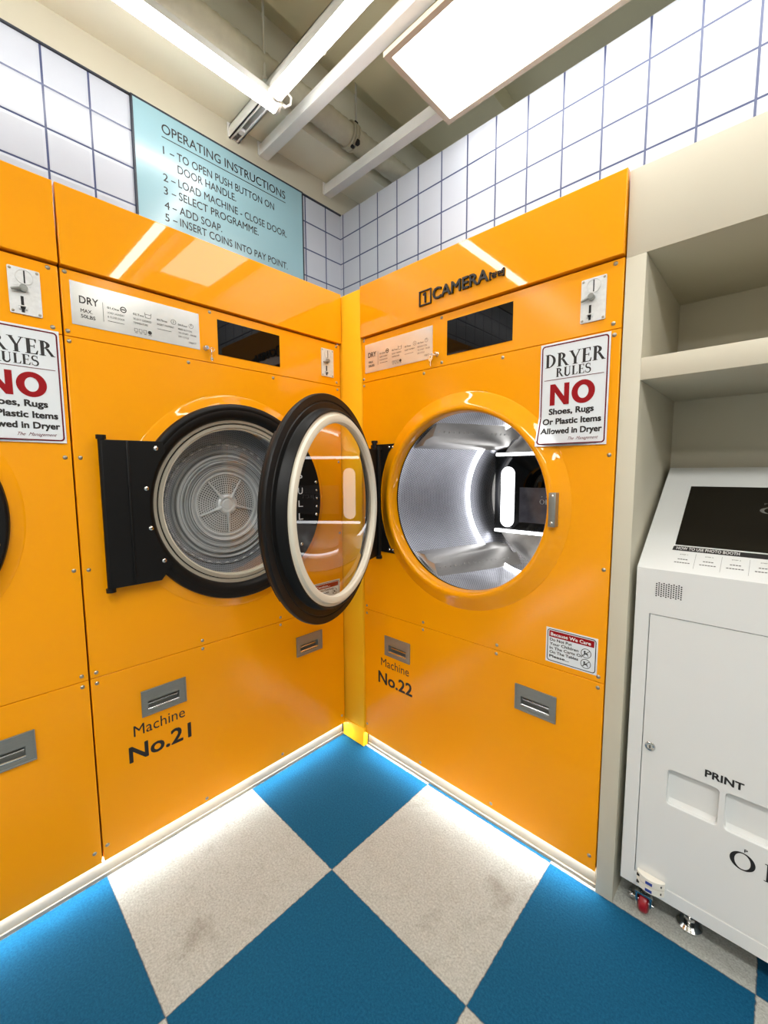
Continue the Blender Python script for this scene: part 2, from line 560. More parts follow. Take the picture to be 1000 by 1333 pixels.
SER = {
    'D': (0.80, stem(0.09)+[bowl(0.20, 0, 1, 0.55, T_)]),
    'R': (0.80, stem(0.09)+[bowl(0.20, 0.48, 1, 0.38, T_), [(0.33, 0.50), (0.48, 0.52), (0.80, 0.0), (0.62, 0.0)], rect(0.60, 0.84, 0, 0.04)]),
    'B': (0.72, stem(0.09)+[bowl(0.20, 0.50, 1, 0.36, T_), bowl(0.20, 0, 0.55, 0.42, T_)]),
    'P': (0.66, stem(0.09)+[bowl(0.20, 0.45, 1, 0.38, T_)]),
    'Y': (0.78, stem(0.32, 0, 0.5, top=False)+[[(0.04, 1), (0.22, 1), (0.47, 0.45), (0.32, 0.45)], [(0.66, 1), (0.73, 1), (0.47, 0.42), (0.42, 0.47)], rect(-0.02, 0.28, 0.96, 1), rect(0.55, 0.80, 0.96, 1)]),
    'E': (0.66, stem(0.09)+[rect(0.20, 0.58, 0.95, 1), rect(0.20, 0.62, 0, 0.05), rect(0.20, 0.48, 0.49, 0.54), [(0.58, 1), (0.58, 0.76), (0.54, 0.76), (0.48, 1)], [(0.50, 0), (0.62, 0), (0.66, 0.27), (0.62, 0.27)], rect(0.46, 0.50, 0.40, 0.63)]),
    'U': (0.80, stem(0.09, 0.3, 1, bot=False)+stem(0.60, 0.3, 1, t=0.06, bot=False)+[sweep(arc(0.40, 0.32, 0.235, 0.30, 180, 360, 16), [T_-0.09*i/16 for i in range(17)])]),
    'L': (0.62, stem(0.09)+[rect(0.20, 0.58, 0, 0.05), [(0.46, 0), (0.58, 0), (0.62, 0.28), (0.58, 0.28)]]),
    'S': (0.58, _S()),
    'J': (0.44, stem(0.20, 0.15, 1, bot=False)+[sweep(arc(0.12, 0.10, 0.155, 0.28, 10, -130, 12), [T_*0.9-0.06*i/12 for i in range(13)])]),
    'C': (0.82, _C()),
    'T': (0.72, stem(0.28, top=False)+[rect(0.03, 0.69, 0.95, 1), rect(0.03, 0.07, 0.74, 1), rect(0.65, 0.69, 0.74, 1)]),
}
def put_serif(mb, s, x0, x1, zb, cap, yf, M=None, gap=0.04, wide=None):
    pos, x = [], 0.0
    for ch in s:
        wdt = 0.86 if ch == 'O' else SER[ch][0]
        pos.append((ch, x))
        x += wdt+gap
    x -= gap
    sx = (x1-x0)/x
    for ch, px in pos:
        if ch == 'O':
            groups = [[circle(0.43, 0.5, 0.43, 40, 0.52), circle(0.43, 0.5, 0.27, 40, 0.46)]]
        else:
            groups = [[g] for g in SER[ch][1]]
        for k, g in enumerate(groups):
            loops = [[(x0+(px+p[0])*sx, zb+p[1]*cap) for p in lp] for lp in g]
            mb.plate(loops, yf-0.00002*k, 0.0003, 0, M)

def line(mb, x0, z0, x1, z1, w, yf, M=None):
    d = Vector((x1-x0, z1-z0)).normalized()
    n = Vector((-d.y, d.x))*w/2
    mb.plate([[(x0-n.x, z0-n.y), (x1-n.x, z1-n.y), (x1+n.x, z1+n.y), (x0+n.x, z0+n.y)]], yf, 0.0003, 0, M)

def ring2d(mb, cx, cz, r, w, yf, M=None, n=28):
    mb.plate([circle(cx, cz, r, n), circle(cx, cz, r-w, n)], yf, 0.0003, 0, M)

def screw(parent, x, y, z, r=0.0058, M=None, name='screw', m=None):
    """domed screw head facing -Y with a cross recess ring"""
    b = MB()
    b.lathe([(0.0001, -0.45*r), (0.45*r, -0.42*r), (0.8*r, -0.25*r), (r, 0.0), (r, 0.15*r)], n=12)
    b.box(-0.45*r, 0.45*r, -0.5*r, -0.3*r, -0.09*r, 0.09*r)
    b.box(-0.09*r, 0.09*r, -0.5*r, -0.3*r, -0.45*r, 0.45*r)
    T = Matrix.Translation((x, y, z))
    return b.build(name, m or M_screw, parent, M=(M @ T) if M is not None else T)

# ------------------------------------------------------------------ room shell
def struct(o):
    o['kind'] = 'structure'
    return o
ZT = 2.585        # top of the tiles
b = MB(); b.box(-1.2, 4.2, -4.2, 2.0, -0.10, 0.0)
struct(b.build('floor', M_floor, smooth=False))
b = MB(); b.box(-0.41, -0.29, -4.2, 0.373, 2.045, ZT); b.box(-1.10, -0.98, -4.2, 0.373, 0.0, 2.045); b.box(-0.98, -0.41, -4.2, 0.373, 2.045, 2.10)
struct(b.build('wall_left', M_tileL, smooth=False))
b = MB(); b.box(-0.29, 4.2, 0.253, 0.373, 2.045, ZT); b.box(-1.10, 4.2, 0.96, 1.08, 0.0, 2.045); b.box(-0.29, 4.2, 0.373, 0.96, 2.045, 2.10)
struct(b.build('wall_right', M_tileR, smooth=False))
b = MB(); b.box(4.2, 4.3, -4.2, 2.0, 0, 3.2)
struct(b.build('wall_east', M_roomwall, smooth=False))
b = MB(); b.box(-1.2, 4.2, -4.3, -4.2, 0, 3.2)
struct(b.build('wall_south', M_roomwall, smooth=False))
b = MB(); b.box(-1.3, 4.3, -4.3, 1.3, 3.02, 3.14)
b.box(0.02, 0.42, -4.2, 1.3, 2.93, 3.02)
struct(b.build('ceiling', M_olive, smooth=False))
# concrete edge beam above the left tiles: cream face, plastered underside
b = MB(); b.box(-0.60, -0.294, -4.2, 1.3, ZT+0.004, 2.707)
struct(b.build('trim_1', M_creamwall, smooth=False))
b = MB(); b.box(-0.60, -0.105, -4.2, 1.3, 2.707, 3.02)
struct(b.build('trim_2', M_soffit, smooth=False))
b = MB(); b.box(-0.30, -0.283, -4.2, 0.252, ZT-0.002, ZT+0.004)     # dark strip standing in for the shadow line above the tiles
struct(b.build('shadow_line', M_edgeshadow, smooth=False))

# baseboards under the machines, with the glowing strips above them
b = MB(); b.box(-0.030, -0.016, -4.0, -0.015, 0.0, 0.072, 0.002)
b.box(-0.016, -0.011, -4.0, -0.015, 0.0, 0.012, 0.001)
struct(b.build('baseboard_left', M_wtrim, smooth=False))
b = MB(); b.box(0.131, 1.122, 0.016, 0.030, 0.0, 0.072, 0.002)
b.box(0.131, 1.122, 0.010, 0.016, 0.0, 0.012, 0.001)
struct(b.build('baseboard_right', M_wtrim, smooth=False))
# yellow corner post between the two rows
b = MB()
b.box(-0.018, 0.1285, -0.010, 0.012, 0.085, 2.027, 0.0015)
b.box(-0.010, 0.1305, -0.014, 0.012, 0.0, 0.085, 0.0015)
struct(b.build('trim_4', M_yel2))

# ------------------------------------------------------------------ dryers
WID = 0.994
CX, CZ = 0.497, 1.156
Z_T, Z_F, Z_C, Z_M, Z_B = 2.035, 1.8255, 1.6447, 0.6558, 0.0634
G = 0.0008            # half width of the seams
SCREWS = [(0.011, 1.815), (0.411, 1.813), (0.972, 1.813), (0.009, 1.658), (0.413, 1.658), (0.973, 1.660),
          (0.010, 1.631), (0.332, 1.632), (0.652, 1.631), (0.977, 1.630),
          (0.016, 1.311), (0.978, 1.311), (0.016, 0.985), (0.978, 0.989),
          (0.016, 0.672), (0.334, 0.674), (0.654, 0.674), (0.977, 0.673),
          (0.016, 0.638), (0.334, 0.644), (0.653, 0.643), (0.977, 0.640),
          (0.012, 0.112), (0.323, 0.078), (0.645, 0.083), (0.975, 0.106)]

def nameplate(parent, y):
    b = MB(); b.plate([rect(0.020, 0.372, 1.680, 1.796)], y, 0.0025, 0.0004)
    p = b.build('nameplate', M_steelp, parent)
    p['label'] = 'brushed steel instruction plate'
    t = MB(); yf = y-0.0008
    X = lambda f: 0.020+0.352*f
    Z = lambda f: 1.796-0.116*f
    put_text(t, 'DRY', X(0.055), X(0.185), Z(0.48), 0.0200, yf, 0.012)
    put_text(t, 'MAX.', X(0.060), X(0.140), Z(0.685), 0.0095, yf, 0.010)
    put_text(t, '50LBS', X(0.060), X(0.158), Z(0.815), 0.0095, yf, 0.010)
    line(t, X(0.215), Z(0.34), X(0.215), Z(0.80), 0.0008, yf)
    t.build('heading', M_ink, p, smooth=False)
    cols = [(0.245, '01.One', ['LOAD LAUNDRY', '& CLOSE DOOR']), (0.435, '02.Two', ['SELECT DESIRED', 'TEMPERATURE']),
            (0.625, '03.Three', ['INSERT PAYMENT']), (0.805, '04.Four', ['PRESS BUTTON', 'TO START - PAUSE', 'DRY CYCLE'])]
    for k, (f, h, ls) in enumerate(cols):
        t = MB()
        put_text(t, h, X(f), X(f+0.085), Z(0.46), 0.0058, yf, 0.014)
        for q, s in enumerate(ls):
            put_text(t, s, X(f), X(f)+0.0044*len(s)*0.82, Z(0.575+0.10*q), 0.0052, yf, 0.002)
        ix, iz = X(f+0.118), Z(0.40)
        if k == 0:
            ring2d(t, ix, iz, 0.0085, 0.0024, yf); line(t, ix-0.005, iz, ix+0.005, iz, 0.003, yf)
            line(t, X(f), Z(0.755), X(f+0.12), Z(0.755), 0.0012, yf)
        elif k == 1:
            line(t, ix-0.009, iz+0.008, ix-0.007, iz-0.007, 0.001, yf); line(t, ix+0.009, iz+0.008, ix+0.007, iz-0.007, 0.001, yf)
            line(t, ix-0.007, iz-0.007, ix+0.007, iz-0.007, 0.001, yf); line(t, ix-0.008, iz+0.003, ix+0.008, iz+0.003, 0.001, yf)
            for q in range(3):
                bx, bz = X(f)+0.006+q*0.0125, Z(0.83)
                t.plate([rect(bx-0.0045, bx+0.0045, bz-0.0045, bz+0.0045), rect(bx-0.0037, bx+0.0037, bz-0.0037, bz+0.0037)], yf, 0.0003)
                line(t, bx-0.003, bz-0.008, bx+0.004, bz-0.008, 0.0012, yf)
            t.plate([circle(X(f)+0.0445, Z(0.83), 0.0055, 20)], yf, 0.0003)
            line(t, X(f)+0.040, Z(0.83)-0.008, X(f)+0.050, Z(0.83)-0.008, 0.0012, yf)
        elif k == 2:
            ring2d(t, ix+0.008, iz, 0.0078, 0.0008, yf); line(t, ix+0.008, iz-0.004, ix+0.008, iz+0.004, 0.0012, yf)
            line(t, X(f), Z(0.675), X(f+0.12), Z(0.675), 0.0010, yf)
        else:
            ring2d(t, ix, iz, 0.0072, 0.0008, yf); line(t, ix, iz, ix, iz+0.0074, 0.0014, yf)
        t.build('step_lettering', M_ink, p, smooth=False)
    t = MB()
    put_text(t, 'OBJECT', X(0.895), X(0.965), Z(0.885), 0.0052, yf, 0.002)
    t.build('maker_mark', M_ink, p, smooth=False)

def coin_slot(parent, y):
    b = MB(); b.plate([rrect(0.888, 0.953, 1.677, 1.793, 0.003)], y, 0.004, 0.0006)
    b.lathe([(0.0185, y+0.001), (0.0185, y-0.0022), (0.0172, y-0.0022), (0.0168, y-0.0008), (0.0001, y-0.0010)], 0.921, 1.771, 40)
    for q in range(5):                                   # raised maker's marks
        b.box(0.906+q*0.006, 0.909+q*0.006, y-0.0012, y+0.001, 1.7485+0.001*(q % 2), 1.7515)
    b.box(0.8985, 0.9045, y-0.0012, y+0.001, 1.7375+0.009, 1.7485)
    p = b.build('coin_slot', M_cast, parent)
    b = MB(); b.plate([rect(0.9195, 0.9225, 1.7555, 1.7865)], y-0.0014, 0.0004)
    b.build('coin_slit', M_dark, p)
    b = MB()
    b.plate([rect(0.9105, 0.9165, 1.698, 1.722)], y-0.0008, 0.0004)
    b.plate([[(0.906, 1.6965), (0.921, 1.6965), (0.9165, 1.689), (0.9165, 1.682), (0.9105, 1.682), (0.9105, 1.689)]], y-0.0010, 0.0004)
    b.build('return_slit', M_dark, p)
    b = MB()
    b.cyl((0.917, y, 1.741), (0.917, y-0.011, 1.741), 0.0085, 24)
    b.cyl((0.917, y-0.011, 1.741), (0.917, y-0.0125, 1.741), 0.006, 24)
    b.tube([(0.917, y-0.008, 1.740), (0.906, y-0.008, 1.7375), (0.897, y-0.009, 1.7345), (0.892, y-0.009, 1.733)], [0.0045, 0.0042, 0.0036, 0.0030], 10)
    b.build('coin_lever', M_handle, p)
    b = MB()
    b.box(0.905, 0.922, y-0.006, y, 1.6955, 1.6985, 0.001)
    b.box(0.9055, 0.9085, y-0.005, y, 1.688, 1.6965, 0.0005); b.box(0.9185, 0.9215, y-0.005, y, 1.688, 1.6965, 0.0005)
    b.build('coin_return', M_cast, p)
    for x in (0.8935, 0.9475):
        for z in (1.683, 1.787):
            screw(p, x, y, z, 0.0034)

def recessed_handle(parent, x0, x1, y, m):
    z0, z1 = 0.480, 0.565
    b = MB()
    hx0, hx1, hz0, hz1 = x0+0.019, x1-0.021, z0+0.013, z0+0.047
    b.plate([rect(x0, x1, z0, z1), rect(hx0, hx1, hz0, hz1)[::-1]], y-0.004, 0.005, 0.0006)
    # rim
    b.plate([rect(x0-0.001, x1+0.001, z0-0.001, z1+0.001), rect(x0+0.003, x1-0.003, z0+0.003, z1-0.003)[::-1]], y-0.0065, 0.004, 0.0008)
    # cup behind the opening
    b.box(hx0-0.001, hx1+0.001, y+0.013, y+0.015, hz0-0.001, hz1+0.001)
    b.box(hx0-0.002, hx0, y, y+0.014, hz0, hz1); b.box(hx1, hx1+0.002, y, y+0.014, hz0, hz1)
    b.box(hx0, hx1, y, y+0.014, hz1, hz1+0.002); b.box(hx0, hx1, y, y+0.014, hz0-0.002, hz0)
    p = b.build('recessed_handle', m, parent)
    b = MB()
    b.cyl((hx0, y+0.001, hz0+0.004), (hx1, y+0.001, hz0+0.004), 0.0045, 12)
    b.cyl((hx0+0.002, y+0.009, hz0+0.020), (hx1-0.002, y+0.009, hz0+0.020), 0.0035, 12)
    b.build('pull_lip', M_chrome, p)

def key_lock(parent, y):
    b = MB()
    b.lathe([(0.0085, y+0.001), (0.0085, y-0.003), (0.0072, y-0.0045), (0.0068, y-0.012), (0.006, y-0.013), (0.0001, y-0.013)], 0.392, 1.690, 24)
    p = b.build('key_lock', M_chrome, parent)
    b = MB(); b.box(0.3912, 0.3928, y-0.0134, y-0.0125, 1.686, 1.694)
    b.build('keyhole', M_dark, p)

def make_door(parent, M, tilt=0.0):
    """round door: local origin at the gasket plane centre, front towards -Y, hinge on the left (-X)"""
    b = MB()
    b.lathe([(0.298, -0.004), (0.300, -0.001), (0.3035, -0.002), (0.3055, -0.006), (0.3085, -0.026), (0.311, -0.0285), (0.326, -0.0285), (0.328, -0.031), (0.331, -0.031), (0.333, -0.0285), (0.3515, -0.0285), (0.3535, -0.0315),
             (0.3535, -0.040), (0.350, -0.047), (0.343, -0.050), (0.336, -0.051), (0.331, -0.048), (0.326, -0.049), (0.315, -0.047), (0.306, -0.040), (0.299, -0.026), (0.297, -0.010)],
            n=128, closed=True)
    b.lathe([(0.289, -0.0155), (0.281, -0.0155), (0.281, -0.0165), (0.289, -0.0165)], n=128, closed=True)
    d = b.build('door', M_blk, parent, M=M, ang=0.7)
    b = MB()
    b.lathe([(0.266, -0.010), (0.2645, -0.002), (0.268, 0.004), (0.277, 0.0065), (0.287, 0.004), (0.291, -0.003), (0.2985, -0.006), (0.2985, -0.014), (0.266, -0.014)], n=128, closed=True)
    b.build('gasket', M_gasket, d, M=M)['label'] = 'cream rubber sealing ring'
    b = MB()
    b.lathe([(0.2985, -0.016), (0.2985, -0.024), (0.289, -0.024), (0.286, -0.016)], n=128, closed=True)
    b.lathe([(0.283, -0.0155), (0.283, -0.0215), (0.272, -0.0215), (0.270, -0.0155)], n=128, closed=True)
    b.build('inner_rim', M_ringgrey, d, M=M)['label'] = 'grey metal ring round the glass'
    b = MB()
    b.lathe([(0.0001, 0.0), (0.275, 0.0)], n=96)
    b.build('glass', M_glass, d, M=M @ Matrix.Translation((0, -0.030 if tilt else -0.0125, 0)) @ Matrix.Rotation(tilt, 4, 'Z'))['label'] = 'round clear glass pane'
    # hinge plate over the left of the ring
    b = MB()
    pts = [(-0.436, -0.232), (-0.296, -0.232)]
    pts += [(0.318*math.cos(a), 0.318*math.sin(a)) for a in [math.radians(t) for t in range(216, 145, -5)]]
    pts += [(-0.272, 0.208), (-0.436, 0.206)]
    b.plate([pts], -0.056, 0.006, 0.001)
    b.box(-0.375, -0.367, -0.059, -0.052, -0.228, 0.205, 0.002)      # pressed ridge
    b.cyl((-0.434, -0.046, -0.236), (-0.434, -0.046, 0.212), 0.009, 16)
    b.cyl((-0.434, -0.046, 0.208), (-0.434, -0.046, 0.220), 0.013, 16)
    b.cyl((-0.434, -0.046, -0.244), (-0.434, -0.046, -0.232), 0.013, 16)
    h = b.build('hinge_plate', M_blk, d, M=M)
    for x, z in ((-0.292, 0.186), (-0.325, 0.062), (-0.318, -0.062), (-0.285, -0.170)):
        screw(d, x, -0.056, z, 0.0072, M=M, m=M_chrome)
    # pull plate on the latch side with its lettering
    b = MB()
    pts = [(0.345*math.cos(a), 0.345*math.sin(a)) for a in [math.radians(t) for t in range(-40, 41, 5)]]
    pts += [(0.205, 0.222), (0.190, 0.205), (0.190, -0.205), (0.205, -0.222)]
    b.plate([pts], -0.057, 0.007, 0.0012)
    b.box(0.188, 0.200, -0.074, -0.050, -0.170, 0.170, 0.004)
    p = b.build('pull_plate', M_blk, d, M=M)
    p['label'] = 'black pull plate lettered PULL'
    for k, ch in enumerate('PULL'):
        t = MB()
        z = 0.085-0.052*k
        put_text(t, ch, 0.232, 0.254, z-0.012, 0.026, -0.0577)
        t.build('letter', M_white, d, M=M, smooth=False)
    for z in (0.068, 0.034, 0.0, -0.034, -0.068):
        screw(d, 0.327-0.05*abs(z), -0.057, z, 0.0060 if abs(z) > 0.05 else 0.0042, M=M, m=M_chrome)
    for s in (1, -1):
        screw(d, 0.245, -0.057, s*0.185, 0.0068, M=M, m=M_chrome)
    return d

def closed_drum(parent):
    """shallow drum seen through the shut door"""
    O = Matrix.Translation((CX, 0.0, CZ-0.012))
    b = MB()
    b.lathe([(0.312, 0.024), (0.308, 0.05), (0.304, 0.10), (0.226, 0.108), (0.20, 0.11)], n=128)
    o = b.build('drum_back', M_greymesh, parent)
    o.matrix_local = O
    b = MB()
    pts = []
    N = 280
    for i in range(N):
        a = 2*PI*i/N
        r = 0.231+0.0035*math.sin(40*a)
        pts.append((r*math.cos(a), 0.1045, r*math.sin(a)))
    b.tube(pts, 0.0024, 6, closed=True)
    prof = [(0.212, 0.110)]
    for k, (r, d) in enumerate(((0.206, 0.098), (0.200, 0.104), (0.196, 0.108), (0.190, 0.100), (0.184, 0.094), (0.179, 0.104), (0.174, 0.107), (0.169, 0.098), (0.163, 0.096),
                                (0.157, 0.108), (0.150, 0.112), (0.145, 0.104), (0.139, 0.097), (0.134, 0.099), (0.130, 0.108), (0.122, 0.112))):
        prof.append((r, d))
    b.lathe(prof, n=128)
    o = b.build('drum_ring', M_ringsteel, parent)
    o.matrix_local = O
    b = MB()
    b.lathe([(0.0001, 0.108), (0.124, 0.112)], n=96)
    o = b.build('vent_disc', M_ventperf, parent)
    o.matrix_local = O
    b = MB()
    for k in range(5):
        a = math.radians(57+72*k)
        ca, sa = math.cos(a), math.sin(a)
        b.tube([(0.028*ca, 0.104, 0.028*sa), (0.055*ca, 0.105, 0.055*sa), (0.112*ca, 0.109, 0.112*sa)], [0.010, 0.0046, 0.0034], 10)
    b.lathe([(0.0001, 0.101), (0.018, 0.101), (0.022, 0.104), (0.026, 0.0985), (0.032, 0.0985), (0.038, 0.103), (0.040, 0.110)], n=48)
    b.lathe([(0.124, 0.111), (0.122, 0.104), (0.117, 0.104), (0.114, 0.111)], n=96)
    o = b.build('vent_spokes', M_drumsteel, parent)
    o.matrix_local = O

def camera_drum(parent):
    """lit drum of the open machine, leaning to the right as it goes back"""
    SH = 0.265
    O = Matrix.Translation((CX+0.002, 0.0, CZ+0.002))
    b = MB()
    b.lathe([(0.3178, 0.0185), (0.320, 0.025), (0.324, 0.05), (0.328, 0.20), (0.332, 0.395), (0.333, 0.42), (0.333, 0.56)], n=160, shift=SH)
    o = b.build('drum', M_drumperf, parent); o.matrix_local = O
    b = MB()
    b.lathe([(0.0001, 0.56), (0.333, 0.56)], n=96, shift=SH)
    o = b.build('drum_back', M_baffle, parent); o.matrix_local = O
    # glowing arc on the wall
    b = MB()
    N = 120
    b.tube([(SH*0.405+0.326*math.cos(2*PI*i/N), 0.405, 0.326*math.sin(2*PI*i/N)) for i in range(N)], 0.0055, 8, closed=True)
    o = b.build('light_ring', E_drum, parent); o.matrix_local = O
    # three lifters
    for k, (ac, a1, a2) in enumerate(((130, 115, 142), (233, 247, 221), (0, 13, -13))):
        b = MB()
        t = bmesh.new()
        secs = []
        for y, rc in ((0.035, 0.300), (0.10, 0.292), (0.47, 0.285), (0.50, 0.325)):
            R = 0.325+0.006*y/0.4
            row = []
            for a, r in ((a1, R), (a1*0.45+ac*0.55, R-0.035), (ac, rc), (a2*0.4+ac*0.6, R-0.030), (a2, R)):
                a = math.radians(a)
                row.append(t.verts.new((SH*y+r*math.cos(a), y, r*math.sin(a))))
            secs.append(row)
        for A, B in zip(secs, secs[1:]):
            for i in range(4):
                t.faces.new((A[i], A[i+1], B[i+1], B[i]))
        t.faces.new(secs[0]); t.faces.new(secs[-1][::-1])
        bmesh.ops.recalc_face_normals(t, faces=list(t.faces))
        b._merge(t)
        # row of round dimples
        for i in range(16):
            y = 0.06+0.025*i
            a = math.radians(a1*0.62+ac*0.38)
            r = 0.325+0.006*y/0.4-0.022
            b.sphere((SH*y+r*math.cos(a), y, r*math.sin(a)), 0.0058, 10)
        o = b.build('drum_lifter', M_baffle, parent, ang=0.5); o.matrix_local = O
    # black camera panel with its lamps
    yb = 0.50
    x0, x1, z0, z1 = 0.362, 0.80, 0.986, 1.352
    b = MB(); b.box(x0, x1, yb, yb+0.05, z0, z1, 0.002)
    p = b.build('camera_panel', M_blkgloss, parent)
    b = MB(); b.box(x0+0.006, x1-0.01, yb-0.008, yb, z1-0.016, z1-0.002, 0.002)
    b.build('light_bar', E_drum, p)
    b = MB(); b.box(x0+0.006, x1-0.01, yb-0.008, yb, z0+0.002, z0+0.016, 0.002)
    b.build('light_bar', E_drum, p)
    b = MB(); b.plate([rrect(0.394, 0.4595, 1.013, 1.287, 0.0325, 10)], yb-0.003, 0.004)
    b.build('flash_lamp', E_pill, p)
    b = MB(); b.plate([rect(0.484, 0.77, 1.040, 1.195)], yb-0.001, 0.001)
    b.build('screen', screen_mat(), p)
    t = MB()
    put_serif(t, 'OBJECT', 0.576, 0.690, 1.125, 0.020, yb-0.0016, gap=0.06)
    t.build('lettering', M_white, p, smooth=False)
    t = MB()
    for i, ch in enumerate('PHOTO'):
        put_text(t, ch, 0.584+0.020*i, 0.588+0.020*i, 1.154, 0.005, yb-0.0016)
    t.build('lettering', M_white, p, smooth=False)

def screen_mat():
    m = bpy.data.materials.new('dim_standby_screen')
    m.use_nodes = True
    b = m.node_tree.nodes['Principled BSDF']
    k = NT(m)
    v, x, y, z = k.pos()
    nz = k.noise(16, 3, v)
    k.l(k.mix(nz, (0.006, 0.006, 0.008), (0.05, 0.048, 0.055)), b.inputs['Base Color'])
    k.l(k.mix(nz, (0.004, 0.004, 0.005), (0.045, 0.043, 0.05)), b.inputs['Emission Color'])
    b.inputs['Emission Strength'].default_value = 0.9
    b.inputs['Roughness'].default_value = 0.08
    return m

RIM = [(0.386, 0.0005), (0.380, 0.0035), (0.372, 0.0070), (0.364, 0.0105), (0.356, 0.0145), (0.349, 0.0185), (0.343, 0.0220), (0.337, 0.0245),
       (0.331, 0.0255), (0.326, 0.0245), (0.322, 0.0205), (0.3195, 0.0140), (0.3183, 0.0060)]
def rim_height(r):
    if r >= RIM[0][0]:
        return 0.0
    for (r1, h1), (r0, h0) in zip(RIM, RIM[1:]):
        if r >= r0:
            return h0+(h1-h0)*(r-r0)/(r1-r0)
    return 0.0255

def make_dryer(label, loc, rotz, number=None, opened=False, skip=()):
    r = thing('tumble_dryer', label, 'dryer', loc, rotz, 'yellow dryers along the two walls')
    # carcass: shell open to the front
    b = MB()
    D = 0.86
    x0, x1, z0, z1 = 0.003, WID-0.003, 0.072, 2.028
    b.box(x0, x0+0.012, 0.019, D, z0, z1); b.box(x1-0.012, x1, 0.019, D, z0, z1)
    b.box(x0, x1, 0.019, D, z1-0.012, z1); b.box(x0, x1, 0.019, D, z0, z0+0.012); b.box(x0, x1, D-0.012, D, z0, z1)
    for zz in (Z_F, Z_C, Z_M):
        b.box(x0, x1, 0.0185, 0.05, zz-0.02, zz+0.02)
    for f in (0.03, 0.07, 0.15, 0.19):
        b.box(x0+f, x0+f+0.02, 0.45, 0.47, 0.0, z0)          # hidden feet rails
    b.build('carcass', M_body, r, smooth=False)
    b = MB(); b.plate([rect(G, WID-G, Z_F+0.003, Z_T)], -0.012, 0.030, 0.002)
    b.build('fascia', M_yel, r)
    b = MB(); b.plate([rect(G, WID-G, Z_C+G, Z_F-0.003)], 0.0, 0.018, 0.0016)
    b.build('control_panel', M_yelp, r)
    b = MB(); b.plate([rect(G, WID-G, Z_M+G, Z_C-G), circle(CX, CZ, 0.318, 128)[::-1]], 0.0, 0.018, 0.0016)
    b.build('front_panel', M_yelp, r)
    # lower panel with two openings for the handles
    hs = ((0.130, 0.268), (0.727, 0.861))
    holes = [rect(a+0.012, c-0.014, 0.486, 0.535)[::-1] for a, c in hs]
    b = MB(); b.plate([rect(G, WID-G, Z_B, Z_M-G)]+holes, 0.0, 0.018, 0.0016)
    b.build('lower_panel', M_yelp, r)
    # rolled rim round the porthole
    b = MB()
    cr = 1.0 if opened else 0.45
    prof = [(0.388, 0.001)]+[(q, -cr*h) for q, h in RIM]+[(0.3180, 0.006), (0.3175, 0.019)]
    b.lathe(prof, CX, CZ, 144)
    b.build('porthole_rim', M_yel, r)
    b = MB(); b.plate([rect(0.436, 0.684, 1.6775, 1.7955)], -0.0015, 0.003, 0.0003)
    b.build('display', M_blkgloss, r)['label'] = 'dark glossy display window'
    nameplate(r, -0.002)
    coin_slot(r, -0.004)
    key_lock(r, 0.0)
    for k, (a, c) in enumerate(hs):
        recessed_handle(r, a, c, 0.0, M_handle)
    for i, (x, z) in enumerate(SCREWS):
        if i not in skip:
            screw(r, x, -0.0003, z)
    if number:
        t = MB()
        put_text(t, 'Machine', 0.103, 0.262, 0.4235, 0.036, -0.0008, 0.0)
        t.build('word_lettering', M_ink, r, smooth=False)
        t = MB()
        put_text(t, 'No.%d' % number, 0.086, 0.280, 0.341, 0.054, -0.0008, 0.022)
        t.build('number_lettering', M_ink, r, smooth=False)
    if opened:
        camera_drum(r)
        # fixed half of the hinge with a concave right edge
        b = MB()
        pts = [(0.052, 0.930), (0.185, 0.930)]
        pts += [(CX+0.392*math.cos(a), CZ+0.392*math.sin(a)) for a in [math.radians(t) for t in range(211, 148, -3)]]
        pts += [(0.185, 1.380), (0.052, 1.380)]
        b.plate([pts], -0.004, 0.004, 0.001)
        b.cyl((0.090, -0.020, 0.915), (0.090, -0.020, 1.385), 0.010, 16)
        b.cyl((0.090, -0.020, 1.385), (0.090, -0.020, 1.395), 0.013, 16)
        b.box(0.080, 0.100, -0.020, 0.0, 0.93, 1.375, 0.003)
        b.build('hinge_bracket', M_blk, r)
        for x, z in ((0.158, 1.366), (0.176, 1.366), (0.158, 0.945), (0.176, 0.945), (0.130, 1.178), (0.130, 1.140)):
            screw(r, x, -0.005 if x > 0.15 else -0.005, z, 0.005, m=M_chrome)
        # latch plate on the right of the rim
        b = MB(); b.box(0.832, 0.853, -0.043, -0.018, 1.103, 1.204, 0.0015)
        p = b.build('latch_plate', M_handle, r)
        for z in (1.114, 1.194):
            screw(p, 0.8425, -0.043, z, 0.0045, m=M_chrome)
        # the open door, swung out on its left hinge
        A = math.radians(-67.1)
        M = Matrix.Translation((0.336, -0.414, 1.150)) @ Matrix.Rotation(A, 4, 'Z')
        make_door(r, M, math.radians(-4.0))
    else:
        closed_drum(r)
        make_door(r, Matrix.Translation((CX, 0.020, CZ+0.001)))
    return r

dry22 = make_dryer('yellow dryer on right wall with its round door open and a lit steel drum inside', (0.1290, 0.0, 0.0), 0.0, 22, True)
dry21 = make_dryer('yellow dryer lettered No.21 with closed black door, behind the open door', (0.0, -1.0070, 0.0), PI/2, 21, False)
dry20 = make_dryer('yellow dryer at left edge of photo with a red NO sign on it', (0.0, -2.0040, 0.0), PI/2, None, False)

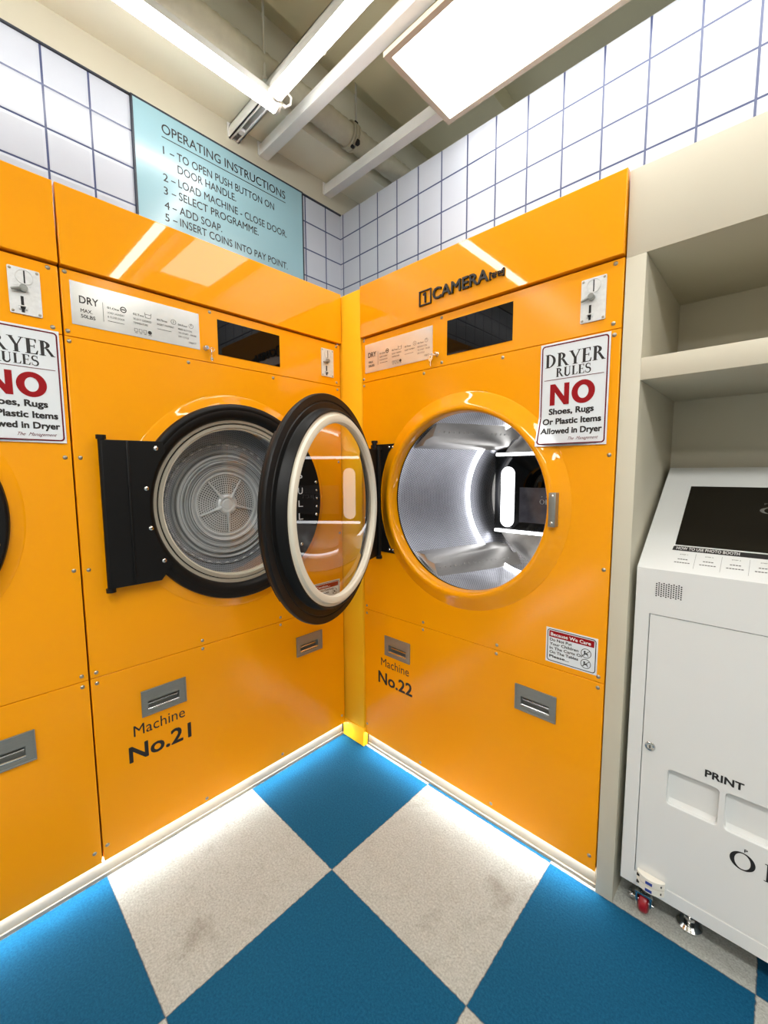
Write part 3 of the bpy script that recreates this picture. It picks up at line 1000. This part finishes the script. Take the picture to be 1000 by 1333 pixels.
# glowing strips under the panels (one per wall)
b = MB(); b.prism([(-0.0030, 0.0622), (-0.0030, 0.0630), (-0.0125, 0.0630), (-0.0125, 0.0555)], 'y', -3.9, -0.02)
tag(b.build('led_strip', E_floor, smooth=False), 'glowing light strip under the left wall dryers above the baseboard', 'light strip')
b = MB(); b.prism([(0.0030, 0.0622), (0.0030, 0.0630), (0.0125, 0.0630), (0.0125, 0.0555)], 'x', 0.14, 1.115)
tag(b.build('led_strip', E_floor, smooth=False), 'glowing light strip under the right wall dryer above the baseboard', 'light strip')

# small keys hanging in the locks
def key(label, x, z, loc, rotz, turn):
    k = thing('key', label, 'key', loc, rotz, 'keys in the dryer locks')
    b = MB()
    b.plate([circle(0, 0, 0.0085, 24, 0.0105), circle(0, 0.004, 0.0022, 12)[::-1]], -0.001, 0.002, 0.0003)
    b.plate([[(-0.0022, -0.009), (0.0022, -0.009), (0.0022, -0.026), (0.0008, -0.030), (-0.0012, -0.028), (-0.0012, -0.024), (-0.0022, -0.022)]], -0.0008, 0.0016)
    b.build('key_blade', M_chrome, k, M=Matrix.Translation((x, -0.015, z)) @ Matrix.Rotation(turn, 4, 'Z'))
    b = MB()
    n = 20
    b.tube([(x+0.008*math.cos(2*PI*i/n)+0.004, -0.013, z+0.010+0.006*math.sin(2*PI*i/n)) for i in range(n)], 0.0009, 6, closed=True)
    b.build('key_ring', M_chrome, k)
    return k
key('small silver key hanging from the lock beside the open dryer\'s tan plate', 0.374, 1.676, (0.1290, 0, 0), 0.0, 0.0)
key('thin key seen edge-on in the lock of dryer No.21', 0.405, 1.676, (0.0, -1.0070, 0.0), PI/2, 1.2)

# ------------------------------------------------------------------ notices on the dryers
def rules_sign(label, loc, rotz, cr, dx=0.0, dz=0.0):
    """thin sign whose lower left corner rides up on the porthole rim"""
    def lift(o):
        for v in o.data.vertices:
            r = math.hypot(v.co.x+dx-CX, v.co.z+dz-CZ)
            v.co.y -= cr*max(rim_height(r), rim_height(r+0.006), rim_height(r-0.006))+0.0020
    def dense(lp, step=0.006):
        o = []
        for i, p in enumerate(lp):
            q = lp[(i+1) % len(lp)]
            n = max(1, int(math.hypot(q[0]-p[0], q[1]-p[1])/step))
            o += [(p[0]+(q[0]-p[0])*j/n, p[1]+(q[1]-p[1])*j/n) for j in range(n)]
        return o
    s = thing('rules_sign', label, 'sign', loc, rotz, 'dryer rules signs')
    x0, x1, z0, z1 = 0.779, 0.970, 1.341, 1.6405
    W, H = x1-x0, z1-z0
    X = lambda f: x0+W*f
    Z = lambda f: z1-H*f
    b = MB()
    t = bmesh.new()
    bmesh.ops.create_grid(t, x_segments=26, y_segments=40, size=0.5)
    for v in t.verts:
        v.co = Vector((x0+W*(v.co.x+0.5), -0.0022, z0+H*(v.co.y+0.5)))
    r = bmesh.ops.extrude_face_region(t, geom=list(t.faces))
    for v in [g for g in r['geom'] if isinstance(g, bmesh.types.BMVert)]:
        v.co.y += 0.0020
    bmesh.ops.recalc_face_normals(t, faces=list(t.faces))
    b._merge(t)
    lift(b.build('board', M_sign, s))
    y = -0.0028
    b = MB()
    b.plate([dense(rrect(x0+0.004, x1-0.004, z0+0.005, z1-0.005, 0.009)), dense(rrect(x0+0.0075, x1-0.0075, z0+0.0085, z1-0.0085, 0.0065))[::-1]], y, 0.0003)
    o = b.build('border', M_maroon, s, smooth=False)
    lift(o)
    b = MB()
    line(b, X(0.07), Z(0.352), X(0.93), Z(0.352), 0.0016, y)
    lift(b.build('divider', M_maroon, s, smooth=False))
    b = MB()
    put_text(b, 'The  Management', X(0.46), X(0.89), Z(0.943), 0.0085, y, 0.0, 0.55)
    o = b.build('signature', M_maroon, s, smooth=False)
    o['label'] = 'thin red handwritten signature'
    lift(o)
    b = MB()
    put_serif(b, 'DRYER', X(0.075), X(0.935), Z(0.232), 0.0385, y)
    put_serif(b, 'RULES', X(0.245), X(0.750), Z(0.330), 0.0255, y)
    lift(b.build('heading', M_ink, s, smooth=False))
    b = MB()
    put_text(b, 'Shoes, Rugs', X(0.155), X(0.815), Z(0.690), 0.0178, y, 0.036)
    put_text(b, 'Or Plastic Items', X(0.065), X(0.920), Z(0.787), 0.0178, y, 0.036)
    put_text(b, 'Allowed in Dryer', X(0.055), X(0.935), Z(0.880), 0.0178, y, 0.036)
    lift(b.build('lettering', M_ink, s, smooth=False))
    b = MB()
    nx0, nx1, nz0, nz1 = X(0.165), X(0.455), Z(0.600), Z(0.395)
    t_ = 0.0145
    b.plate([[(nx0, nz0), (nx0+t_, nz0), (nx0+t_, nz1-0.024), (nx1-t_, nz0), (nx1, nz0), (nx1, nz1), (nx1-t_, nz1), (nx1-t_, nz0+0.024), (nx0+t_, nz1), (nx0, nz1)]], y, 0.0003)
    ox, oz = X(0.655), (nz0+nz1)/2
    b.plate([circle(ox, oz, 0.0315, 48, 0.0325), circle(ox, oz, 0.0145, 48, 0.0185)[::-1]], y, 0.0003)
    o = b.build('warning_word', M_inkred, s, smooth=False)
    o['label'] = 'large red word NO'
    lift(o)
    return s
rules_sign('white DRYER RULES sign on the open dryer beside the cream post', (0.1290, 0, 0), 0.0, 1.0)
rules_sign('white DRYER RULES sign cut off by the left edge of the photo', (0.0, -2.0040+0.014, 0.009), PI/2, 0.45, 0.014, 0.009)

def care_sticker(label, loc, rotz, z0, title, lines):
    s = thing('care_sticker', label, 'sticker', loc, rotz)
    x0, x1 = 0.8225, 0.9725
    z1 = z0+0.110
    y = -0.0008
    b = MB(); b.plate([rect(x0, x1, z0, z1)], y, 0.0008)
    b.build('sticker', M_sign, s, smooth=False)
    y -= 0.0005
    b = MB()
    b.plate([rrect(x0+0.004, x1-0.004, z0+0.004, z1-0.004, 0.009), rrect(x0+0.0062, x1-0.0062, z0+0.0062, z1-0.0062, 0.007)[::-1]], y, 0.0003)
    for k, ln in enumerate(lines):
        put_text(b, ln, x0+0.012, x0+0.012+0.0066*len(ln), z1-0.0415-0.0132*k, 0.0088, y, 0.022)
    b.build('lettering', M_ink, s, smooth=False)
    for zc in (z1-0.052, z1-0.084):
        b = MB()
        xc = x0+0.119
        ring2d(b, xc, zc, 0.0145, 0.0016, y)
        line(b, xc-0.010, zc-0.009, xc+0.010, zc+0.009, 0.0016, y)
        b.plate([circle(xc-0.004, zc+0.004, 0.0028, 14)], y, 0.0003)
        line(b, xc-0.006, zc-0.001, xc+0.005, zc-0.002, 0.004, y)
        line(b, xc+0.003, zc-0.002, xc+0.006, zc-0.008, 0.002, y)
        line(b, xc-0.004, zc-0.002, xc-0.006, zc-0.008, 0.002, y)
        b.build('pictogram', M_ink, s, smooth=False)
    b = MB(); b.plate([rect(x0+0.0095, x1-0.0095, z1-0.029, z1-0.009)], y, 0.0003)
    h = b.build('title_band', M_inkred, s, smooth=False)
    b = MB(); put_text(b, title, x0+0.0145, x0+0.0145+0.0078*len(title), z1-0.0245, 0.0105, y-0.0005, 0.022)
    b.build('lettering', M_white, h, smooth=False)
    return s
care_sticker('small white and red Because We Care sticker above the seam by the cream post', (0.1290, 0, 0), 0.0, 0.6745,
             'Because We Care', ['Do Not Put', 'Your Children', 'In The Carts Or', 'On The Tables', 'Please...'])
care_sticker('small white and red Caution sticker on dryer No.21, seen through the open glass door', (0.0, -1.0070, 0.0), PI/2, 0.666,
             'Caution...', ['Do Not Overload', 'Or Overfill', 'Dryer'])

# raised camera lettering on the right fascia
t = thing('camera_sign', 'raised black 1 CAMERA lettering on the yellow fascia above the open dryer', 'sign', (0.1290, -0.0125, 0.0))
b = MB()
b.plate([rect(0.3215, 0.3755, 1.8685, 1.9205), rect(0.3250, 0.3720, 1.8720, 1.9170)[::-1]], -0.006, 0.006)
b.plate([[(0.346, 1.877), (0.3515, 1.877), (0.3515, 1.912), (0.3475, 1.912), (0.3400, 1.9075), (0.3400, 1.903), (0.346, 1.906)]], -0.006, 0.006)
b.build('number_box', M_ink, t, smooth=False)
b = MB(); put_text(b, 'CAMERA', 0.3835, 0.6040, 1.8755, 0.0385, -0.007, 0.014, raise_=0.007)
b.build('lettering', M_ink, t, smooth=False)
b = MB()
put_text(b, '\uc815\uba74', 0.6145, 0.6525, 1.8800, 0.0125, -0.006, 0.0, raise_=0.006)
for x, d in ((0.6075, 1), (0.6590, -1)):
    b.box(min(x, x+0.003*d), max(x, x+0.003*d), -0.006, 0, 1.8755, 1.8985)
    b.box(min(x, x+0.006*d), max(x, x+0.006*d), -0.006, 0, 1.8755, 1.8785)
    b.box(min(x, x+0.006*d), max(x, x+0.006*d), -0.006, 0, 1.8955, 1.8985)
b.build('bracketed_word', M_ink, t, smooth=False)

# ------------------------------------------------------------------ operating instructions board
t = thing('instruction_board', 'large pale blue OPERATING INSTRUCTIONS board on the left tiled wall', 'sign', (-0.29, 0.0, 0.0), PI/2)
b = MB(); b.plate([rect(-0.712, 0.008, 2.05, 2.586)], -0.008, 0.004)
b.build('board', M_blue, t, smooth=False)
b = MB(); b.plate([rect(-0.716, 0.012, 2.046, 2.590), rect(-0.710, 0.006, 2.052, 2.584)[::-1]], -0.0095, 0.0095)
b.build('edge', M_edgeshadow, t, smooth=False)['label'] = 'thin dark edge'
b = MB(); y = -0.0086
put_text(b, 'OPERATING INSTRUCTIONS', -0.617, -0.087, 2.514, 0.033, y, 0.007)
line(b, -0.618, 2.500, -0.086, 2.500, 0.0030, y)
for n_, z, ss in (('1', 2.4415, [('TO OPEN PUSH BUTTON ON', -0.148, 2.4415), ('DOOR HANDLE.', -0.331, 2.3985)]), ('2', 2.347, [('LOAD MACHINE - CLOSE DOOR.', -0.084, 2.3485)]),
                  ('3', 2.301, [('SELECT PROGRAMME.', -0.230, 2.3025)]), ('4', 2.250, [('ADD SOAP.', -0.398, 2.2510)]), ('5', 2.207, [('INSERT COINS INTO PAY POINT.', -0.084, 2.2085)])):
    put_text(b, n_, -0.620 if n_ != '1' else -0.616, None, z, 0.027, y, 0.007)
    line(b, -0.592, z+0.012, -0.576, z+0.012, 0.0035, y)
    for s, xe, zz in ss:
        put_text(b, s, -0.566, xe, zz, 0.0285, y, 0.007)
b.build('lettering', M_ink, t, smooth=False)

# ------------------------------------------------------------------ cream shelving alcove around the kiosk
t = thing('shelving_alcove', 'cream built-in alcove with shelf around the white kiosk', 'shelving', (1.126, 0.0, 0.0))
XR = 0.856           # right end of the opening, local
b = MB(); b.box(0.0, 0.046, 0.0, 0.48, 0.0, 1.818, 0.001)
b.build('side_panel', M_cream, t)
b = MB(); b.box(XR, XR+0.046, 0.0, 0.48, 0.0, 1.818, 0.001)
b.build('side_panel', M_cream, t)
b = MB(); b.box(0.0, XR+0.046, 0.0, 0.48, 1.818, 2.030, 0.001)
b.build('header', M_cream, t)
b = MB(); b.box(0.046, XR, 0.0, 0.475, 1.502, 1.558, 0.001)
b.build('shelf', M_cream, t)
b = MB(); b.box(0.0, XR+0.046, 0.48, 0.50, 0.0, 2.030)
b.build('back_panel', M_cream, t)

# ------------------------------------------------------------------ photo kiosk
KX0, KX1, KY = 1.187, 1.952, 0.010
k = thing('photo_kiosk', 'white photo kiosk on casters standing in the cream alcove', 'kiosk', (KX0, KY, 0.0))
KW = KX1-KX0
ZK0, ZK1, YK2, ZK2, YK3 = 0.090, 1.009, 0.380, 1.276, 0.44
# body outline in (y,z); the front is an open frame closed by the door
b = MB()
b.prism([(0.004, ZK1-0.12), (0.0, ZK1), (YK2, ZK2), (YK3, ZK2), (YK3, ZK0), (0.020, ZK0), (0.020, ZK1-0.12)], 'x', 0.0, KW)
fx0, fx1, fz0, fz1 = 0.034, KW-0.034, 0.129, 0.887
b.plate([rect(0.0, KW, ZK0, ZK1-0.001), rect(fx0, fx1, fz0, fz1)[::-1]], 0.0, 0.020, 0.0012)
b.build('body', M_kiosk, k)
b = MB(); b.plate([rect(fx0-0.001, fx1+0.001, fz0-0.001, fz1+0.001), rect(0.085, 0.340, 0.362, 0.486)[::-1]], 0.0185, 0.001)
b.build('door_gap', M_dark, k)
tr = [(0.097, 0.2055), (0.2175, 0.328)]
b = MB()
holes = [rrect(a, c, 0.374, 0.474, 0.010)[::-1] for a, c in tr]
b.plate([rect(fx0+0.0018, fx1-0.0018, fz0+0.0018, fz1-0.0018)]+holes, 0.002, 0.012, 0.0008)
d = b.build('door', M_kiosk, k)
for a, c in tr:
    b = MB()
    q = bmesh.new()
    # scooped tray: deep at the top, sloping out to the bottom lip
    prof = [(0.014, 0.476), (0.034, 0.474), (0.036, 0.445), (0.030, 0.405), (0.014, 0.373)]
    cols = []
    for x in (a-0.001, a+0.004, c-0.004, c+0.001):
        e = 0.0 if x in (a+0.004, c-0.004) else 1.0
        cols.append([q.verts.new((x, 0.013 if e else py, pz)) for py, pz in prof])
    for A, B in zip(cols, cols[1:]):
        for i in range(len(prof)-1):
            q.faces.new((A[i], B[i], B[i+1], A[i+1]))
    b._merge(q)
    b.build('print_tray', M_kiosk, d)
b = MB(); b.lathe([(0.0125, 0.002), (0.0125, -0.001), (0.011, -0.003), (0.0075, -0.0035), (0.007, -0.0025), (0.0001, -0.0025)], 0.054, 0.518, 28)
lk = b.build('lock', M_chrome, d)
b = MB(); b.box(0.0525, 0.0555, -0.0032, -0.002, 0.5135, 0.5225)
b.build('keyhole', M_dark, lk)
b = MB()
put_text(b, 'PRINT', 0.1745, 0.2505, 0.4935, 0.0195, 0.0012, 0.030)
b.build('print_lettering', M_ink, d, smooth=False)
b = MB()
put_serif(b, 'OBJECT', 0.234, 0.545, 0.2925, 0.0440, 0.0012, gap=0.26)
for i, ch in enumerate('PHOTO'):
    put_text(b, ch, 0.2600+0.0560*i, 0.2665+0.0560*i, 0.3405, 0.0085, 0.0012, 0.03)
b.build('lettering', M_ink, d, smooth=False)
# speaker holes
b = MB()
for i in range(11):
    for j in range(7):
        x, z = 0.047+0.0054*i, 0.9385+0.0054*j+(0.0027 if i % 2 else 0)
        b.plate([circle(x, z, 0.00185, 8)], -0.0004, 0.0004)
b.build('speaker_grille', M_dark, k, smooth=False)
# sloping top: local frame with +z up the slope
ang = math.atan2(ZK2-ZK1, YK2)
SL = Matrix.Translation((0, 0, ZK1)) @ Matrix.Rotation(ang-PI/2, 4, 'X')
b = MB(); b.plate([rect(0.070, KW-0.070, 0.101, 0.363)], -0.002, 0.002)
s = b.build('screen', screen2 if False else mat('kiosk_standby_screen', (0.012, 0.010, 0.007), 0.12, spec=0.4), k, M=SL)
b = MB(); put_serif(b, 'OBJECT', 0.232, 0.535, 0.248, 0.026, -0.0026, gap=0.30)
for i, ch in enumerate('PHOTO'):
    put_text(b, ch, 0.2400+0.0600*i, 0.2455+0.0600*i, 0.2850, 0.007, -0.0026)
b.build('lettering', mat('dim_screen_lettering', (0.16, 0.16, 0.15), 0.5), s, M=SL, smooth=False)
b = MB()
b.plate([[(0.0665, 0.0795), (KW-0.0665, 0.0795), (KW-0.0665, 0.0960), (0.0700, 0.0960), (0.0675, 0.093)]], -0.0008, 0.0008)
s = b.build('instruction_strip', M_ink, k, M=SL, smooth=False)
b = MB()
put_text(b, 'HOW TO USE PHOTO BOOTH', 0.0750, 0.2050, 0.0826, 0.0102, -0.0013, 0.008)
b.build('lettering', M_white, s, M=SL, smooth=False)
b = MB()
for i in range(7):
    x = 0.074+0.053*i
    put_text(b, 'STEP %d' % (i+1), x+0.012, x+0.029, 0.0635, 0.0030, -0.0008, 0.02)
    for q, wd in enumerate((0.022, 0.034)):
        z = 0.0475-0.0125*q
        for h in range(6 if q else 4):
            xx = x+0.0205-wd/2+wd*h/(6 if q else 4)
            b.plate([rect(xx, xx+wd*0.8/(6 if q else 4), z-0.0012, z+0.0014)], -0.0006, 0.0004)
    if i < 6:
        b.plate([rect(x+0.0455, x+0.0460, 0.018, 0.072)], -0.0006, 0.0004)
b.build('step_lettering', M_inkgrey, k, M=SL, smooth=False)
# corner guard: two stacked white blocks with small blue labels
for i in range(2):
    z0 = 0.108+0.021*i
    b = MB()
    pts = []
    n = 14
    for j in range(n+1):
        f = j/n
        pts.append((0.042+0.066*f, -0.006-0.016*math.sin(PI*f)**0.7))
    pts += [(0.108, 0.0), (0.042, 0.0)]
    b.prism(pts, 'z', z0, z0+0.018)
    g = b.build('corner_guard', M_guard, k)
    b = MB(); b.plate([rect(0.066, 0.082, z0+0.004, z0+0.012)], -0.0232, 0.0006)
    b.build('label', M_bluelab, g)
    for xx in (0.047, 0.099):
        b = MB(); b.box(xx-0.004, xx+0.004, -0.0140, -0.008, z0+0.006, z0+0.012, 0.001)
        b.build('clip', M_dark, g)
# casters
def caster(x, y):
    b = MB(); b.lathe([(0.0001, -0.012), (0.021, -0.012), (0.026, -0.008), (0.0275, 0.0), (0.026, 0.008), (0.021, 0.012), (0.0001, 0.012)], n=40, closed=False)
    c = b.build('caster', M_red, k, M=Matrix.Translation((x, y, 0.0275)) @ Matrix.Rotation(PI/2, 4, 'Z'))
    c['label'] = 'red caster wheel'
    b = MB()
    b.box(x-0.020, x-0.015, y-0.016, y+0.016, 0.018, 0.064, 0.001); b.box(x+0.015, x+0.020, y-0.016, y+0.016, 0.018, 0.064, 0.001)
    b.box(x-0.022, x+0.022, y-0.020, y+0.020, 0.060, 0.066, 0.001)
    b.box(x-0.028, x+0.028, y-0.016, y+0.036, 0.078, 0.090, 0.001); b.cyl((x, y+0.01, 0.062), (x, y+0.01, 0.08), 0.012)
    b.cyl((x-0.030, y, 0.0275), (x+0.024, y, 0.0275), 0.005, 12)
    b.sphere((x-0.032, y, 0.0285), 0.008, 10); b.cyl((x-0.032, y, 0.028), (x-0.036, y-0.006, 0.044), 0.004, 8)
    b.build('caster_fork', M_chrome, c)
for x in (0.058, KW-0.058):
    for y in (0.030, YK3-0.06):
        caster(x, y)
for x in (0.160, KW-0.160):
    b = MB()
    b.cyl((x, 0.070, 0.0), (x, 0.070, 0.006), 0.030, 32); b.cyl((x, 0.070, 0.006), (x, 0.070, 0.014), 0.030, 32, 0.022)
    b.cyl((x, 0.070, 0.014), (x, 0.070, 0.092), 0.008, 16); b.cyl((x, 0.070, 0.020), (x, 0.070, 0.030), 0.014, 6)
    b.build('levelling_foot', M_chrome, k)

# ------------------------------------------------------------------ lights, rails and pipe overhead
def channel(label, y, x0, x1, z=2.6425, open_=False):
    b = MB()
    h, wd, th = 0.047, 0.042, 0.004
    if open_:
        b.box(x0, x1, y-wd/2, y-wd/2+th, z, z+h); b.box(x0, x1, y+wd/2-th, y+wd/2, z, z+h)
        b.box(x0, x1, y-wd/2, y+wd/2, z+h-th, z+h)
        b.box(x0, x1, y-wd/2, y-wd/2+0.011, z, z+th); b.box(x0, x1, y+wd/2-0.011, y+wd/2, z, z+th)
        b.box(x0+0.05, x0+0.075, y-0.012, y+0.012, z-0.002, z+0.012, 0.002)
    else:
        b.box(x0, x1, y-wd/2, y+wd/2, z, z+h, 0.0012)
        b.box(x0, x1, y-wd/2-0.0015, y-wd/2, z, z+0.004)
    b.box(x0-0.002, x0+0.002, y-wd/2-0.006, y+wd/2, z+0.006, z+h+0.012)        # end bracket on the beam
    o = b.build('ceiling_rail', M_alu, smooth=False)
    return tag(o, label, 'rail', 'ceiling rails')
channel('white ceiling rail with open slot, ending behind the crossing tube lights', -0.326, -0.292, 3.4, open_=True)
channel('white ceiling rail running to the left corner of the square panel light', -0.1875, -0.292, 3.4)
channel('short-looking white ceiling rail nearest the right tiled wall', 0.170, -0.292, 3.4)

def tube_light(label, M, L, loop=True):
    o = thing('tube_light', label, 'light', (0, 0, 0), 0, 'tube lights on the ceiling rails')
    o.matrix_world = M
    b = MB()
    b.prism([(-0.0225, 0.0072), (0.0225, 0.0072), (0.019, 0.034), (-0.019, 0.034)], 'x', 0.0, L)
    b.build('housing', M_alu, o, smooth=False)
    b = MB()
    pts = [(0.0235*math.cos(a), 0.0+0.0205*math.sin(a)) for a in [math.radians(160+220*i/18) for i in range(19)]]
    b.prism(pts, 'x', 0.012, L-0.012)
    b.build('diffuser', E_tube, o, smooth=False)
    b = MB()
    pts2 = [(p[0]*1.06, p[1]*1.06) for p in pts]
    b.prism(pts2, 'x', 0.0, 0.012)
    b.build('end_cap', M_guard, o, smooth=False)
    b = MB()
    b.prism(pts2, 'x', L-0.012, L)
    b.build('end_cap', M_guard, o, smooth=False)
    b = MB()
    if loop:
        b.tube([(-0.002, 0.012, 0.006), (-0.02, 0.02, 0.004), (-0.034, 0.030, 0.014), (-0.034, 0.036, 0.034), (-0.016, 0.034, 0.046), (0.006, 0.022, 0.034)], 0.0042, 8)
        b.cyl((-0.02, 0.018, 0.004), (0.0, 0.012, 0.006), 0.007, 12)
    else:
        b.tube([(0.03+0.04*i, 0.026+0.006*math.sin(i*0.9)+(0.018 if i in (5, 6) else 0), 0.030+0.006*math.sin(i*0.7)) for i in range(28)], 0.0035, 6)
        b.cyl((0.225, 0.042, 0.024), (0.225, 0.042, 0.040), 0.008, 10)
    b.build('power_cable', M_cable, o)
    return o
# light along the left wall (runs towards the viewer) and light along the first rail
tube_light('white tube light running along the left wall over the blue board', Matrix.Translation((0.018, -0.312, 2.606)) @ Matrix.Rotation(-PI/2, 4, 'Z'), 1.50)
tube_light('white tube light under the ceiling rail, meeting the left wall tube', Matrix.Translation((0.050, -0.345, 2.612)), 2.40, loop=False)
tube_light('added unseen tube light continuing the row along the left wall towards the viewer', Matrix.Translation((0.018, -1.85, 2.606)) @ Matrix.Rotation(-PI/2, 4, 'Z'), 1.20)  # unseen tube, added to brighten the machine fronts

PL, PW = 1.285, 0.370
def panel_light(label, loc, rotz, em):
    p = thing('panel_light', label, 'light', loc, rotz, 'panel lights hung from the ceiling')
    b = MB()
    b.box(0, PL, 0, 0.020, 0, 0.016); b.box(0, PL, PW-0.020, PW, 0, 0.016); b.box(0, 0.020, 0.020, PW-0.020, 0, 0.016); b.box(PL-0.020, PL, 0.020, PW-0.020, 0, 0.016)
    b.box(0.002, PL-0.002, 0.002, PW-0.002, 0.012, 0.018)
    b.build('frame', M_frame, p, smooth=False)
    b = MB(); b.box(0.020, PL-0.020, 0.020, PW-0.020, 0.003, 0.011)
    b.build('diffuser', em, p, smooth=False)
panel_light('bright rectangular panel light hung under the ceiling rails', (0.425, -0.176, 2.612), 0.0, E_panel)
for lab, x, y in (('added unseen fill light behind the viewer, over the middle of the floor', 0.95, -1.86), ('added unseen fill light behind the viewer, in front of the kiosk', 2.45, -1.86),
                  ('added unseen fill light at the back of the room', 1.2, -3.2)):
    panel_light(lab, (x, y, 2.612), 0.0, E_fill)  # unseen panels added to brighten the dryer fronts and the kiosk

def rod(label, x, y, z0):
    b = MB(); b.cyl((x, y, z0), (x, y, 3.02), 0.0045, 10)
    b.cyl((x, y, z0-0.004), (x, y, z0+0.008), 0.009, 6)
    tag(b.build('hanger_rod', M_cable), label, 'rod', 'ceiling hanger rods')
rod('thin white rod hanging above the crossing of the two tube lights', -0.002, -0.352, 2.690)
rod('thin white rod holding up the wrapped pipe', -0.028, 0.125, 2.806)

t = thing('wrapped_pipe', 'lagged pipe painted cream, running beside the left beam to the tiles', 'pipe', (-0.040, 0.0, 2.758))
b = MB()
pr = []
for i in range(400):
    y = -3.9+5.1*i/399
    pr.append((0.046+0.0014*math.sin(i*2.1)+random.uniform(-0.001, 0.001), y))
b.lathe(pr, n=28)
b.build('pipe', M_pipe, t)
b = MB()
for q, y in enumerate((0.085, 0.100, 0.116)):
    b.lathe([(0.048, y-0.006), (0.054, y-0.003), (0.054, y+0.003), (0.048, y+0.006)], n=28)
b.build('wire_binding', M_pipe, t)
b = MB(); b.box(0.004, 0.026, 0.108, 0.126, 0.036, 0.060, 0.002); b.box(0.030, 0.048, 0.100, 0.116, -0.050, -0.030, 0.003); b.box(0.010, 0.024, 0.090, 0.106, -0.056, -0.046, 0.003)
b.build('clamp', M_dark, t)
bpy.context.view_layer.update()
